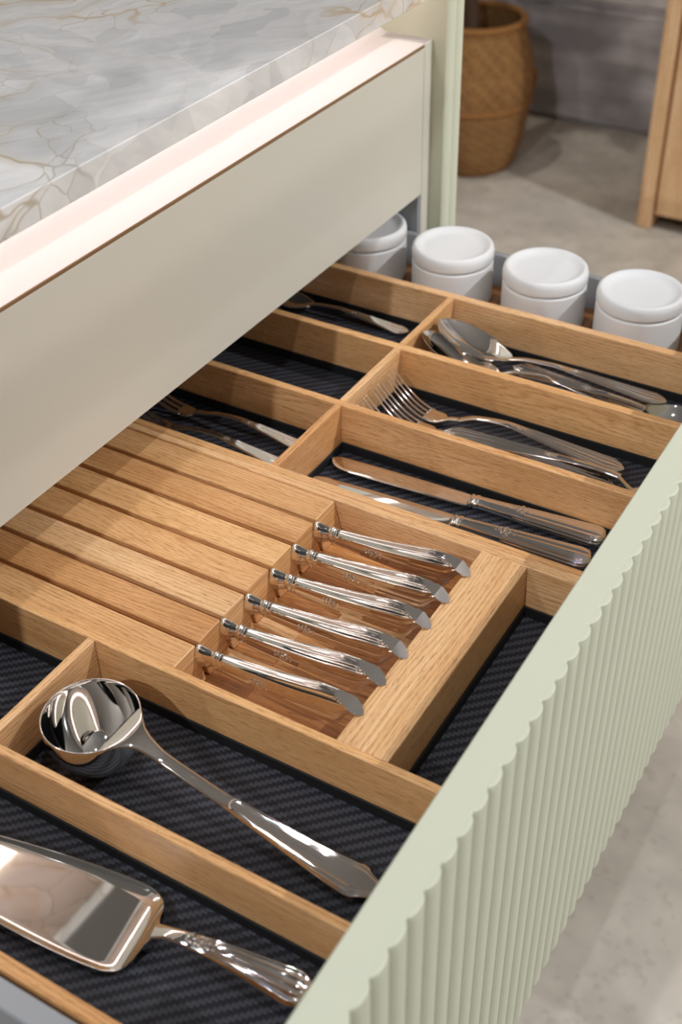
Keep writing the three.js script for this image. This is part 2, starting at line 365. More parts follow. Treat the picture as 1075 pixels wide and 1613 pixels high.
{ // out of view: counter shades the lower cream drawer front from the wall lamp
  const c = thing('unseen_bar_counter', 'unseen bar-height counter across the room, shading the lower part of the cream drawer front', 'counter', [0, FLOOR, 2.45]);
  part('top', slab(-2.4, 1.6, 1.03, 1.072, -0.15, 0.15, 'x', 0.002), CERAMIC, c);
  part('front', slab(-2.35, 1.55, 0.001, 1.0295, -0.09, 0.09, 'y', 0.002), WALLS, c);
  const w = thing('unseen_wall_lamp', 'unseen small globe wall lamp behind the counter, lighting the upper part of the cream drawer front', 'lamp', [-0.55, 0.56, RZ1 - 0.001]);
  const p = new THREE.CylinderGeometry(0.05, 0.05, 0.02, 24); p.rotateX(Math.PI / 2); p.translate(0, 0, -0.01); part('wall_plate', p, BRONZE, w);
  const a = new THREE.CylinderGeometry(0.008, 0.008, 0.1, 12); a.rotateX(Math.PI / 2); a.translate(0, 0, -0.07); part('arm', a, BRONZE, w);
  const g = new THREE.SphereGeometry(0.03, 24, 16); g.translate(0, 0, -0.145); part('globe', g, new THREE.MeshStandardMaterial({ color: 0x222222, emissive: 0xfff4e6, emissiveIntensity: 5 }), w);
  const l = new THREE.PointLight(0xfff6ec, UNSEEN_LAMP_POWER, 0, 2); l.name = 'unseen_lamp_light'; l.position.set(0, 0, -0.145); l.castShadow = true; l.shadow.radius = 0.35; w.add(l);
}
// ceiling spots, all out of view: fitting, glowing face and the light just under it
UNSEEN_SPOTS.forEach(([x, z, cd, col, tx, tz, ty], i) => {
  const where = ['behind the worktop', 'above the far left of the drawer', 'right above the open drawer', 'over the open floor on the right', 'over the passage, added to brighten the floor and wall by the woven basket'][i];
  const t = thing('unseen_ceiling_spotlight', 'unseen white round ceiling spotlight ' + where, 'spotlight', [x, CEIL, z]);
  const can = new THREE.LatheGeometry([[0.030, 0], [0.048, 0], [0.050, -0.004], [0.050, -0.012], [0.040, -0.012], [0.036, -0.004], [0.030, 0]].map((p) => new THREE.Vector2(...p)), 32);
  part('rim', can, CERAMIC, t);
  const disc = new THREE.CylinderGeometry(0.033, 0.033, 0.002, 28); disc.translate(0, -0.004, 0);
  part('lamp_face', disc, new THREE.MeshStandardMaterial({ color: 0x111111, emissive: col, emissiveIntensity: 14 }), t);
  const l = new THREE.SpotLight(col, cd, 0, 0.72, 0.55, 2);
  l.name = 'unseen_spot_light'; l.position.set(0, -0.016, 0); l.target.position.set(tx - x, ty - CEIL, tz - z);
  l.castShadow = true; l.shadow.radius = 1.1; l.shadow.mapSize.set(2048, 2048); l.shadow.bias = -0.0004;
  t.add(l); t.add(l.target); l.target.name = 'spot_target';
});

// ------------------------------------------------------------------ the kitchen island
const ZC = -0.09, XC = 0.2985, XP = 0.3144;
const island = thing('kitchen_island', 'pale sage kitchen island with fluted end panel and lit recess below the stone', 'kitchen island', [0, FLOOR, 0]);
{
  const P = (name, g, m, label) => { g.translate(0, -FLOOR, 0); return part(name, g, m, island, label); };
  const end = P('end_panel', slab(XP, 0.347, FLOOR, 0.2505, -0.95, -0.0760, 'y', 0.001), SAGE, 'sage green end panel with fluted front edge');
  for (let i = 0; i < 2; i++) part('reed', reedGeo(0.0163, 0.0026, 0.2505 - FLOOR - 0.002).translate(XP + 0.00815 + i * 0.0163, 0.001, -0.0761), SAGE, end);
  P('side_wall', slab(XC, XP, FLOOR, 0.182, -0.95, ZC, 'y', 0.0008), CREAM, 'cream carcass side');
  P('side_wall', slab(-0.575, -0.56, FLOOR, 0.2505, -0.95, ZC, 'y', 0.0008), CREAM);
  P('inner_lining', slab(XC - 0.003, XC, FLOOR + 0.1, 0.038, -0.95, ZC - 0.002, 'y', 0.0004), GREYBOX, 'grey inner lining');
  P('back_panel', slab(-0.56, XP, FLOOR, 0.2505, -0.97, -0.95, 'x', 0.0008), SAGE);
  P('bottom', slab(-0.56, XC, FLOOR, FLOOR + 0.1, -0.95, ZC - 0.02, 'x', 0.0008), CREAM);
  // recess: ledge, rounded valley, back
  const pr = [[-0.0905, 0.182]]; for (let i = 0; i <= 10; i++) { const a = -Math.PI / 2 - i / 10 * (Math.PI / 2 - 0.18); pr.push([-0.136 + 0.012 * Math.cos(a), 0.194 + 0.012 * Math.sin(a)]); }
  pr.push([-0.152, 0.2505], [-0.160, 0.2505], [-0.160, 0.176], [-0.0905, 0.176]);
  const s = new THREE.Shape(); pr.forEach(([z, y], i) => i ? s.lineTo(z, y) : s.moveTo(z, y));
  const g = new THREE.ExtrudeGeometry(s, { depth: XP + 0.56, bevelEnabled: false }); g.rotateY(-Math.PI / 2); g.translate(XP, 0, 0);
  P('light_recess', g, LEDGE, 'curved white recess lit from above');
  P('led_strip', slab(-0.555, 0.310, 0.2465, 0.2500, -0.116, -0.106, 'x', 0.0006), new THREE.MeshStandardMaterial({ color: 0x333333, emissive: 0xfff1ea, emissiveIntensity: 4 }), 'glowing light strip');
  const led = new THREE.RectAreaLight(0xfff0f4, LED_POWER, 0.86, 0.009); led.name = 'led_light';
  led.position.set(-0.1225, 0.2460 - FLOOR, -0.111); led.rotation.x = -Math.PI / 2; island.add(led);
}
function reedGeo(w, d, h) { // upright half-round reed, foot at y = 0, back at z = 0
  const s = new THREE.Shape(), N = 10; s.moveTo(-w / 2, -0.001);
  for (let i = 0; i <= N; i++) { const q = -1 + 2 * i / N; s.lineTo(q * (w / 2 - 0.0005), d * (1 - q * q * Math.abs(q))); }
  s.lineTo(w / 2, -0.001);
  const g = new THREE.ExtrudeGeometry(s, { depth: h - 0.002, bevelEnabled: true, bevelThickness: 0.001, bevelSize: 0.0008, bevelOffset: -0.0008, bevelSegments: 2, curveSegments: 4 });
  g.translate(0, 0, 0.001); g.rotateX(-Math.PI / 2); g.scale(1, 1, -1);
  const idx = g.index; if (!idx) { const p = g.attributes.position.array; for (let i = 0; i < p.length; i += 9) for (let k = 0; k < 3; k++) [p[i + 3 + k], p[i + 6 + k]] = [p[i + 6 + k], p[i + 3 + k]]; g.computeVertexNormals(); }
  return g;
}
{ // worktop
  const x0 = -0.62, x1 = 0.38, y0 = 0.2505, y1 = 0.2685, z0 = -0.98, z1 = -0.04, b = 0.0006;
  const w = thing('stone_worktop', 'white and grey quartzite worktop with golden veins on the island', 'worktop', [0, y0, 0]);
  const g = slab(x0, x1, 0, y1 - y0, z0, z1, 'x', b), p = g.attributes.position, n = g.attributes.normal, u = g.attributes.uv;
  for (let i = 0; i < p.count; i++) { // the pattern runs over the edge and down the front
    const d = (y1 - y0) - p.getY(i); u.setXY(i, p.getX(i) + 0.70 + (Math.abs(n.getX(i)) > 0.9 ? d : 0), p.getZ(i) + 0.70 + d);
  }
  part('slab', g, STONE, w);
}
{ // closed drawer above
  const t = thing('upper_drawer', 'plain cream closed drawer front directly under the lit recess', 'drawer', [0, 0.039, 0]);
  part('front', slab(-0.559, XC - 0.0008, 0, 0.140, ZC - 0.019, ZC, 'x', 0.0008), CREAM, t);
  part('edge_trim', slab(-0.559, XC - 0.0008, 0.140, 0.1428, ZC - 0.019, ZC + 0.0003, 'x', 0.0003), BRONZE, t, 'thin bronze trim on the top edge');
  part('side', slab(-0.545, -0.530, 0.012, 0.11, -0.60, ZC - 0.0192, 'z', 0.0008), GREYBOX, t);
  part('side', slab(0.270, 0.285, 0.012, 0.11, -0.60, ZC - 0.0192, 'z', 0.0008), GREYBOX, t);
  part('bottom', slab(-0.530, 0.270, 0.004, 0.012, -0.60, ZC - 0.0192, 'x', 0.0008), GREYBOX, t);
}

// ------------------------------------------------------------------ the open drawer
const ZF = 0.265, YF = 0.0686, YB = -0.277;
{
  const t = thing('open_drawer', 'pulled out drawer with fluted sage front and grey metal sides', 'drawer', [0, YB, 0]);
  const P = (name, g, m, par = t, label) => { g.translate(0, -YB, 0); return part(name, g, m, par, label); };
  const front = P('front_panel', slab(-0.545, 0.330, YB, YF, ZF, 0.2848, 'x', 0.0009), SAGE, t, 'fluted sage green front');
  const pitch = 0.01644, rg = reedGeo(pitch, 0.0031, YF - YB);
  for (let i = 0; -0.545 + pitch * (i + 1) <= 0.331; i++) { const m = part('reed', rg, SAGE, front); m.position.set(-0.545 + pitch * (i + 0.5), 0, 0.2847); }
  P('side_rail', slab(0.288, 0.2945, -0.09, 0.001, -0.24, ZF, 'z', 0.0010), RAIL, t, 'grey metal side rail');
  P('side_rail', slab(-0.5275, -0.5145, -0.09, -0.001, -0.24, ZF, 'z', 0.0010), RAIL, t, 'grey metal side rail');
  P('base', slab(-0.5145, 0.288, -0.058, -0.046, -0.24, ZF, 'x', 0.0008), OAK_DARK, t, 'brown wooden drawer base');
  P('back', slab(-0.5145, 0.288, -0.046, -0.001, -0.24, -0.23, 'x', 0.0008), GREYBOX, t);
}
// dividers: x limits of every long board, measured
const B = { Da: [0.1929, 0.2012], Db: [0.0922, 0.1001], Dc: [-0.0072, 0], D1: [-0.1066, -0.0995], D2: [-0.1140, -0.1069], De: [-0.3120, -0.3062], Df: [-0.4110, -0.4052], Dg: [-0.5125, -0.5048] };
const ZT0 = -0.228, ZT1 = 0.262;
{ // mat with turned-up rims along every board
  const m = thing('drawer_mat', 'black woven-look carbon pattern mat lining the drawer', 'drawer mat', [0, -0.046, 0]);
  const g = slab(-0.5145, 0.2018, 0, 0.003, ZT0, ZT1, 'z', 0.0005), u = g.attributes.uv, p = g.attributes.position;
  for (let i = 0; i < p.count; i++) u.setXY(i, p.getX(i), p.getZ(i));
  part('sheet', g, MAT, m);
  const rim = (x0, x1, z0, z1) => part('rim', slab(x0, x1, 0.003, 0.0118, z0, z1, 'z', 0.0005), RUBBER, m);
  for (const [l, r, a] of [['Db', 'Da', 1], ['Dc', 'Db', 1], ['D1', 'Dc', 1], ['Df', 'De', 1], ['Dg', 'Df', 0]]) {
    const x0 = B[l][1] + 0.0001, x1 = B[r][0] - 0.0001, c0 = -0.0061, c1 = 0;
    rim(x0, x0 + 0.0014, ZT0, a ? c0 - 0.0002 : ZT1); rim(x1 - 0.0014, x1, ZT0, a ? c0 - 0.0002 : ZT1);
    if (a) { rim(x0, x0 + 0.0014, c1 + 0.0002, ZT1); rim(x1 - 0.0014, x1, c1 + 0.0002, ZT1); rim(x0 + 0.0015, x1 - 0.0015, c1 + 0.0002, c1 + 0.0015); rim(x0 + 0.0015, x1 - 0.0015, c0 - 0.0016, c0 - 0.0003); }
  }
  rim(B.De[1] + 0.0002, B.D2[0] - 0.0002, 0.2082, 0.2096);
  rim(B.D2[0] - 0.0016, B.D2[0] - 0.0002, 0.2098, ZT1);
}
const long = (t, k, mi, z0 = ZT0, z1 = ZT1, n = 'long_board') => part(n, slab(B[k][0], B[k][1], 0.0001, -MAT_Y, z0, z1, 'z', 0.0006), OAK[mi], t);
{ // cutlery tray: four long boards and three cross boards
  const t = thing('cutlery_tray', 'oak cutlery tray of six compartments between jars and knife block', 'cutlery tray', [0, MAT_Y, 0]);
  long(t, 'Da', 0); long(t, 'Db', 2); long(t, 'Dc', 4); long(t, 'D1', 1);
  for (const [l, r, mi] of [['Db', 'Da', 1], ['Dc', 'Db', 0], ['D1', 'Dc', 3]]) part('cross_board', slab(B[l][1], B[r][0], 0.0001, -MAT_Y, -0.0061, 0, 'x', 0.0005), OAK[mi], t);
}
{ // serving tray
  const t = thing('serving_tray', 'oak tray with compartments for the ladle and cake server', 'cutlery tray', [0, MAT_Y, 0]);
  long(t, 'Df', 1); long(t, 'Dg', 3);
  part('cross_board', slab(B.Df[1], B.De[0] - 0.0002, 0.0001, -MAT_Y, -0.0056, 0.0001, 'x', 0.0005), OAK[0], t);
}
const SLOT = [-0.1416, -0.17, -0.1986, -0.2277, -0.255, -0.2822];
const BAY = -0.027;
{ // knife block
  const t = thing('knife_block', 'oak knife block with slotted top holding six steak knives', 'knife block', [0, MAT_Y, 0]);
  long(t, 'D2', 0, ZT0, ZT1, 'side_board'); long(t, 'De', 2, ZT0, ZT1, 'side_board');
  const e = [B.D2[0] - 0.0006, ...SLOT.flatMap((s) => [s + 0.0019, s - 0.0019]), B.De[1] + 0.0001], mi = [1, 3, 2, 4, 0, 5, 1];
  for (let i = 0; i < 7; i++) { // every block ends in a face that leans forward
    const x1 = e[2 * i], x0 = e[2 * i + 1], g = slab(x0, x1, BAY, -0.0002 - (i === 6 ? 0 : 0.0003), ZT0, 0.0577, 'z', 0.0006), p = g.attributes.position;
    for (let k = 0; k < p.count; k++) if (p.getZ(k) > 0) p.setZ(k, p.getZ(k) + 0.0062 * clamp(-p.getY(k) / 0.027));
    g.translate(0, -MAT_Y, 0); part('block', g, OAK[mi[i]], t);
  }
  // floor of the handle bay: glued staves
  let x = B.De[1] + 0.0002, k = 0;
  while (x < B.D2[0] - 0.001) {
    const w = Math.min(0.007 + rnd() * 0.012, B.D2[0] - 0.0002 - x);
    let z = ZT0; const cut = 0.085 + rnd() * 0.05;
    for (const [a, b] of [[ZT0, cut], [cut, 0.1735]]) part('stave', slab(x, x + w - 0.0001, 0.0001, BAY - MAT_Y - 0.0002, a, b - 0.0002, 'z', 0.0003), STAVES[Math.floor(rnd() * STAVES.length)], t);
    x += w; k++;
  }
  part('end_bar', slab(B.De[1] + 0.0001, B.D2[0] - 0.0001, 0.0001, -MAT_Y, 0.1737, 0.2078, 'x', 0.0006), OAK[0], t);
}

// ------------------------------------------------------------------ jars
{
  const tray = thing('jar_shelf', 'dark brown wooden shelf under the row of white jars', 'shelf', [0, -0.046, 0]);
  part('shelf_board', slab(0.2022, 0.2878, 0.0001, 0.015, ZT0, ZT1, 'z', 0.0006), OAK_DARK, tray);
  const j = thing('lidded_jar', 'white ceramic jar with dished lid, nearest the fluted drawer front', 'jar', [0.248, -0.0309, 0.1535], 0, 'white lidded jars in a row');
  const V = (a) => a.map((p) => new THREE.Vector2(...p));
  const r = 0.0385;
  part('body', new THREE.LatheGeometry(V([[0, 0], [r - 0.003, 0], [r - 0.0012, 0.0008], [r - 0.0002, 0.003], [r - 0.0002, 0.038], [r - 0.0006, 0.0396], [r - 0.002, 0.0402], [r - 0.005, 0.0402], [r - 0.006, 0.039], [r - 0.006, 0.006], [0, 0.005]]), 72), CERAMIC, j);
  part('lid', new THREE.LatheGeometry(V([[0, 0.0408], [r - 0.007, 0.0408], [r - 0.0022, 0.0408], [r - 0.0008, 0.0414], [r, 0.043], [r + 0.0001, 0.0492], [r - 0.0008, 0.0528], [r - 0.0026, 0.0547], [r - 0.0046, 0.0546], [r - 0.0068, 0.0530], [r - 0.0095, 0.0512], [r - 0.014, 0.0502], [0, 0.0498]]), 72), CERAMIC, j);
  copyOf(j, 'white ceramic jar with dished lid, second from the fluted drawer front', [0.248, -0.0309, 0.0635]);
  copyOf(j, 'white ceramic jar with dished lid, just clear of the cream drawer front', [0.248, -0.0309, -0.0295]);
  copyOf(j, 'white ceramic jar with dished lid, half hidden under the cream drawer front', [0.248, -0.0309, -0.122]);
}

// ------------------------------------------------------------------ cutlery
// threads: raised beads along both edges and a fan of fluted rays towards the middle
const threads = (u) => Math.exp(-Math.pow((Math.abs(u) - 0.78) / 0.09, 2)) + 0.75 * Math.exp(-Math.pow((Math.abs(u) - 0.46) / 0.09, 2)) + 0.6 * Math.exp(-Math.pow(u / 0.12, 2));
function handleKeys(z0, z1, y0, w, t, rise = 0.006, end = 0.002) { // fiddle outline ending in a shouldered point
  const L = z1 - z0, k = (f, y, ww, a, tt = t) => [z0 + L * f, 0, y, ww, tt, a];
  return [k(0, y0, w * 0.36, 0, t * 1.3), k(0.12, y0 + rise * 0.7, w * 0.30, 0, t * 1.25), k(0.30, y0 + rise, w * 0.36, 0, t * 1.2), k(0.40, lerp(y0 + rise, end, 0.15), w * 0.46, 0.0002), k(0.46, lerp(y0 + rise, end, 0.26), w * 0.52, 0.0010),
    k(0.62, lerp(y0 + rise, end, 0.55), w * 0.68, 0.0013), k(0.80, lerp(y0 + rise, end, 0.85), w * 0.88, 0.0014), k(0.90, end, w * 1.0, 0.0013), k(0.925, end, w * 0.99, 0.0012), k(0.945, end, w * 0.80, 0.0010), k(0.965, end, w * 0.66, 0.0008), k(0.985, end, w * 0.36, 0.0003), k(1, end, w * 0.08, 0)];
}
function ornament(t, K, z) { const f = keys(K)(z); part('ornament', petals(f[0], f[1] + f[3] / 2 + 0.0002, z, f[2] * 0.42, 0.0011), STEEL, t, 'raised floral ornament'); }

function spoon(name, label, pos, turn, group, o) { // tip at z = 0
  const t = thing(name, label, 'spoon', pos, turn, group);
  const { bl, bw, dep, tip, neck, len, hw, end, rise } = o, rings = [], N = 26, M = 24, th = 0.0014;
  for (let i = 0; i <= N; i++) {
    const s = i / N, z = bl * s, w = bw * Math.pow(Math.max(1e-4, Math.sin(Math.PI * Math.pow(s, 0.86))), 0.62) * (s > 0.9 ? 1 : 1) + (s > 0.85 ? 0.0028 * sstep(0.85, 1, s) : 0);
    const yr = lerp(tip, neck, s) - 0.002 * Math.sin(Math.PI * s), D = dep * Math.pow(Math.sin(Math.PI * clamp(s, 0.001, 0.999)), 0.75), r = [];
    for (let j = 0; j <= M; j++) { const u = -1 + 2 * j / M; r.push(new THREE.Vector3(u * w, yr - D * (1 - u * u), z)); }
    for (let j = M; j >= 0; j--) { const u = -1 + 2 * j / M; r.push(new THREE.Vector3(u * w * 1.005, yr - D * (1 - u * u) - th * (0.6 + 0.4 * (1 - u * u)), z)); }
    rings.push(r);
  }
  part('bowl', loft(rings), STEEL, t);
  const K = handleKeys(bl - 0.002, len, neck - 0.0008, hw, 0.0018, rise, end); part('handle', stem(K, 90, threads), STEEL, t);
  ornament(t, K, lerp(bl, len, 0.42));
  return t;
}
function fork(name, label, pos, turn, group, o) { // tine tips at z = 0
  const t = thing(name, label, 'fork', pos, turn, group);
  const { n, sp, hd, root, tip, low, neck, len, hw, end, rise } = o, tw = o.tw || 0.00115;
  const curve = keys([[0, tip], [root * 0.36, lerp(tip, low, 0.52)], [root * 0.72, lerp(tip, low, 0.88)], [root, low], [hd, low + 0.001]]);
  const hwid = (n - 1) / 2 * sp + tw;
  const tine = (x) => { const K = []; for (let i = 0; i <= 8; i++) { const z = root * i / 8; K.push([z, x * (0.94 + 0.06 * i / 8), curve(z)[0], lerp(tw * 0.42, tw, Math.min(1, i / 3)), lerp(0.0011, 0.0019, i / 8), 0]); } return stem(K, 22, null, 8); };
  const H = [[root - 0.004, 0, curve(root - 0.003)[0], hwid, 0.0018, 0], [root + (hd - root) * 0.35, 0, low, hwid, 0.0019, 0], [root + (hd - root) * 0.62, 0, low + 0.0004, hwid * 0.86, 0.002, 0], [root + (hd - root) * 0.85, 0, low + 0.001, hwid * 0.46, 0.0022, 0], [hd, 0, low + 0.002, 0.0031, 0.0024, 0], [hd + 0.012, 0, neck, 0.0026, 0.0026, 0]];
  part('head', stem(H, 26, null, 14), STEEL, t);
  for (let i = 0; i < n; i++) part('tine', tine((i - (n - 1) / 2) * sp), STEEL, t);
  const K = handleKeys(hd + 0.009, len, neck - 0.0005, hw, 0.0018, rise, end); part('handle', stem(K, 90, threads), STEEL, t);
  ornament(t, K, lerp(hd, len, 0.42));
  return t;
}
const SPOON = { bl: 0.071, bw: 0.0235, dep: 0.0105, tip: 0.026, neck: 0.013, len: 0.209, hw: 0.0105, end: 0.0025, rise: 0.006 };
spoon('table_spoon', 'polished table spoon lying uppermost in the front right compartment', [0.1502, MAT_Y + 0.0150, 0.0050], 0.02, 'spoons in the front compartment', { ...SPOON, tip: 0.0275, neck: 0.0085, rise: 0.005, end: 0.0065 }).rotation.z = -0.14;
spoon('table_spoon', 'polished table spoon lying beneath, its bowl beside the divider to the forks', [0.1222, MAT_Y + 0.0060, 0.0030], 0.13, 'spoons in the front compartment', { ...SPOON, bw: 0.0222, tip: 0.037, neck: 0.0130, dep: 0.011, end: 0.001 }).rotation.z = -0.16;
spoon('table_spoon', 'polished spoon lying reversed with its bowl towards the fluted front', [0.1395, MAT_Y + 0.006, 0.2555], Math.PI - 0.03, 'spoons in the front compartment', { ...SPOON, bl: 0.056, bw: 0.019, len: 0.174, tip: 0.016, neck: 0.0145, rise: 0.002, end: 0.0155 });

const FORK = { n: 4, sp: 0.00545, root: 0.040, hd: 0.057, tip: 0.035, low: 0.0055, neck: 0.010, len: 0.209, hw: 0.0105, end: 0.003, rise: 0.009 };
fork('table_fork', 'polished table fork whose four tines lean farthest right, beside the spoon divider', [0.0652, MAT_Y, 0.0035], 0.0, 'forks in the front compartment', { ...FORK, end: 0.010, rise: 0.010 });
fork('table_fork', 'polished table fork in the middle of the row of three tine heads', [0.0425, MAT_Y, 0.0035], 0.03, 'forks in the front compartment', { ...FORK, rise: 0.004, neck: 0.008 });
fork('table_fork', 'polished table fork on the left of the row, tucked against the knife divider', [0.0188, MAT_Y, 0.0035], 0.02, 'forks in the front compartment', { ...FORK, rise: 0.002, neck: 0.007 });
fork('table_fork', 'polished table fork lying reversed across the others with its head towards the fluted front', [0.0535, MAT_Y, 0.2600], Math.PI + 0.10, 'forks in the front compartment', { ...FORK, root: 0.024, hd: 0.036, len: 0.190, tip: 0.012, low: 0.003, neck: 0.0150, rise: 0.004, end: 0.0170 });

// knives lying flat
function tableKnife(label, pos, turn) {
  const t = thing('table_knife', label, 'knife', pos, turn, 'table knives in the front compartment');
  const f = keys([[0, 0.0040, 0.0004], [0.0015, 0.0034, 0.0028], [0.005, 0.0022, 0.0056], [0.012, 0.0008, 0.0078], [0.025, 0, 0.0086], [0.05, 0, 0.0088], [0.116, 0, 0.0082], [0.121, 0, 0.0070]]), rings = [];
  for (let i = 0; i <= 40; i++) { const z = 0.121 * i / 40, [x, w] = f(z), r = []; for (let j = 0; j < 16; j++) { const a = j / 16 * 6.2832; r.push(new THREE.Vector3(x + Math.cos(a) * w, 0.0052 + Math.sign(Math.sin(a)) * Math.pow(Math.abs(Math.sin(a)), 0.5) * 0.0007, z)); } rings.push(r); }
  part('blade', loft(rings), STEEL, t);
  part('bolster', solid([[0.1205, 0, 0.0058, 0.0060, 0.0022, 0], [0.1225, 0, 0.0060, 0.0068, 0.0042, 0], [0.1245, 0, 0.0060, 0.0056, 0.0040, 0], [0.1265, 0, 0.0060, 0.0066, 0.0046, 0], [0.129, 0, 0.0060, 0.0062, 0.0046, 0]], 20), STEEL, t);
  part('handle', solid([[0.128, 0, 0.006, 0.0054, 0.0046, 0], [0.140, 0, 0.006, 0.0060, 0.0048, 0], [0.158, 0, 0.006, 0.0070, 0.0050, 0.015], [0.17, 0, 0.006, 0.0078, 0.0052, 0.05], [0.20, 0, 0.006, 0.0092, 0.0055, 0.06], [0.218, 0, 0.006, 0.0102, 0.0056, 0.06], [0.2235, 0, 0.006, 0.0095, 0.0054, 0.035], [0.2265, 0, 0.006, 0.0070, 0.0045, 0.02], [0.2285, 0, 0.006, 0.0028, 0.0022, 0]], 90, 14, 2.2, 72), STEEL, t);
  part('ornament', petals(0, 0.0112, 0.163, 0.0034, 0.0013), STEEL, t, 'raised floral ornament');
  return t;
}
tableKnife('polished table knife lying along the divider below the forks', [-0.0306, MAT_Y, 0.0020], 0.060);
tableKnife('polished table knife lying against the knife block board', [-0.0605, MAT_Y, 0.0020], 0.066);

// steak knives standing on edge in the slots
{
  const t = thing('steak_knife', 'x', 'knife', [SLOT[5] - 0.0008, BAY, 0.0575], 0, 'steak knives in the slotted block');
  // guard and bolster
  const top = 0.0262; // block top above the bay floor
  part('bolster', solid([[0.0008, 0, 0.0180, 0.0040, 0.0086, 0], [0.0025, 0, 0.0182, 0.0052, 0.0090, 0], [0.008, 0, 0.0190, 0.0046, 0.0078, 0], [0.0135, 0, 0.0198, 0.0034, 0.0062, 0], [0.0150, 0, 0.0199, 0.0044, 0.0074, 0], [0.0166, 0, 0.0199, 0.0046, 0.0076, 0], [0.0178, 0, 0.0199, 0.0038, 0.0064, 0], [0.0195, 0, 0.0199, 0.0046, 0.0074, 0], [0.0215, 0, 0.0200, 0.0044, 0.0070, 0]], 60, 0, 1.7), STEEL, t);
  // handle: slim neck swelling to a deep fluted butt cut off at a slant
  const K = keys([[0.021, 0.0200, 0.0043, 0.0070, 0], [0.040, 0.0206, 0.0048, 0.0086, 0.010], [0.058, 0.0216, 0.0053, 0.0102, 0.018], [0.080, 0.0232, 0.0057, 0.0124, 0.035], [0.096, 0.0246, 0.0056, 0.0138, 0.04], [0.1015, 0.0250, 0.0055, 0.0138, 0.035]]), rings = [], M = 64;
  for (let i = 0; i <= 70; i++) {
    const z = lerp(0.021, 0.1015, i / 70), [y, w, h, a] = K(z), r = [];
    for (let j = 0; j < M; j++) { const q = j / M * 6.28318, c = Math.cos(q), s = Math.sin(q), m = 1 + a * Math.cos(12 * q); r.push(new THREE.Vector3(w * m * Math.sign(c) * Math.pow(Math.abs(c), 0.95), y + h * m * Math.sign(s) * Math.pow(Math.abs(s), 0.95), z)); }
    rings.push(r);
  }
  // butt cut off by a slanting plane, its underside lifted clear of the bar
  for (let i = 1; i <= 18; i++) {
    const z = 0.1015 + 0.0205 * i / 18, [y, w, h, a] = K(0.1015), r = [], sc = i > 12 ? Math.sqrt(Math.max(0.02, 1 - Math.pow((i - 12) / 6.1, 2))) : 1;
    for (let j = 0; j < M; j++) { const q = j / M * 6.28318, c = Math.cos(q), s = Math.sin(q), m = 1 + a * Math.cos(12 * q); r.push(new THREE.Vector3(w * sc * m * Math.sign(c) * Math.pow(Math.abs(c), 0.95), y + h * m * Math.sign(s) * Math.pow(Math.abs(s), 0.95), z)); }
    rings.push(r);
  }
  for (const r of rings) for (const v of r) {
    const lim = lerp(0.0112, 0.0274, sstep(0.101, 0.1150, v.z)), topY = 0.0388;
    if (v.z > 0.1) { const f = Math.min(1, (topY - lim) / (topY - 0.0112)); v.y = topY - (topY - v.y) * f; }
  }
  const ev = new Evaluator(), body = new Brush(loft(rings)), cutG = new THREE.BoxGeometry(0.05, 0.05, 0.08); cutG.translate(0, 0.025, 0);
  ev.useGroups = false; ev.attributes = ['position', 'normal', 'uv'];
  const cut = (y, z, ang) => { const c = new Brush(cutG); c.position.set(0, y, z); c.rotation.x = ang; c.updateMatrixWorld(true); body.updateMatrixWorld(true); const o = ev.evaluate(body, c, SUBTRACTION); body.geometry = o.geometry; };
  cut(0.0385, 0.1015, 0.40); cut(0.0338, 0.1125, 0.66);
  part('handle', body.geometry, STEEL, t);
  const beads = []; for (let i = 0; i < 9; i++) { const f = i / 8, b = new THREE.SphereGeometry(0.0008, 8, 6); b.translate(-0.0048 + 0.0010 * f, lerp(0.0372, 0.0300, f), lerp(0.1030, 0.1165, f)); beads.push(b); }
  part('butt_beading', mergeGeometries(beads), STEEL, t, 'row of small beads at the butt');
  const pe = petals(0, 0, 0, 0.0026, 0.0012); pe.rotateZ(Math.PI / 2); pe.translate(-0.0051, 0.0210, 0.050);
  part('ornament', pe, STEEL, t, 'raised floral ornament');
  const bs = new THREE.Shape(); bs.moveTo(0.001, 0.0200); bs.lineTo(0.001, 0.006); bs.lineTo(-0.004, 0.002); bs.lineTo(-0.09, 0.003); bs.quadraticCurveTo(-0.108, 0.006, -0.112, 0.0150); bs.lineTo(-0.008, 0.0150);
  const bg = new THREE.ExtrudeGeometry(bs, { depth: 0.0016, bevelEnabled: false, curveSegments: 8 }); bg.rotateY(-Math.PI / 2); bg.translate(0.0008, 0, 0);
  part('blade', bg, STEEL_SATIN, t);
  const lab = ['nearest the cutlery tray', 'second from the cutlery tray', 'third from the cutlery tray', 'third from the ladle side', 'second from the ladle side', 'nearest the ladle side'];
  t.userData.label = 'polished steak knife in a block slot, ' + lab[5];
  for (let i = 4; i >= 0; i--) copyOf(t, 'polished steak knife in a block slot, ' + lab[i], [SLOT[i] - 0.0006, BAY, 0.0575 + [0.0004, 0, 0.0008, 0.0003, -0.0003][i]], [0.004, -0.008, 0.006, -0.004, 0.003][i]);
}

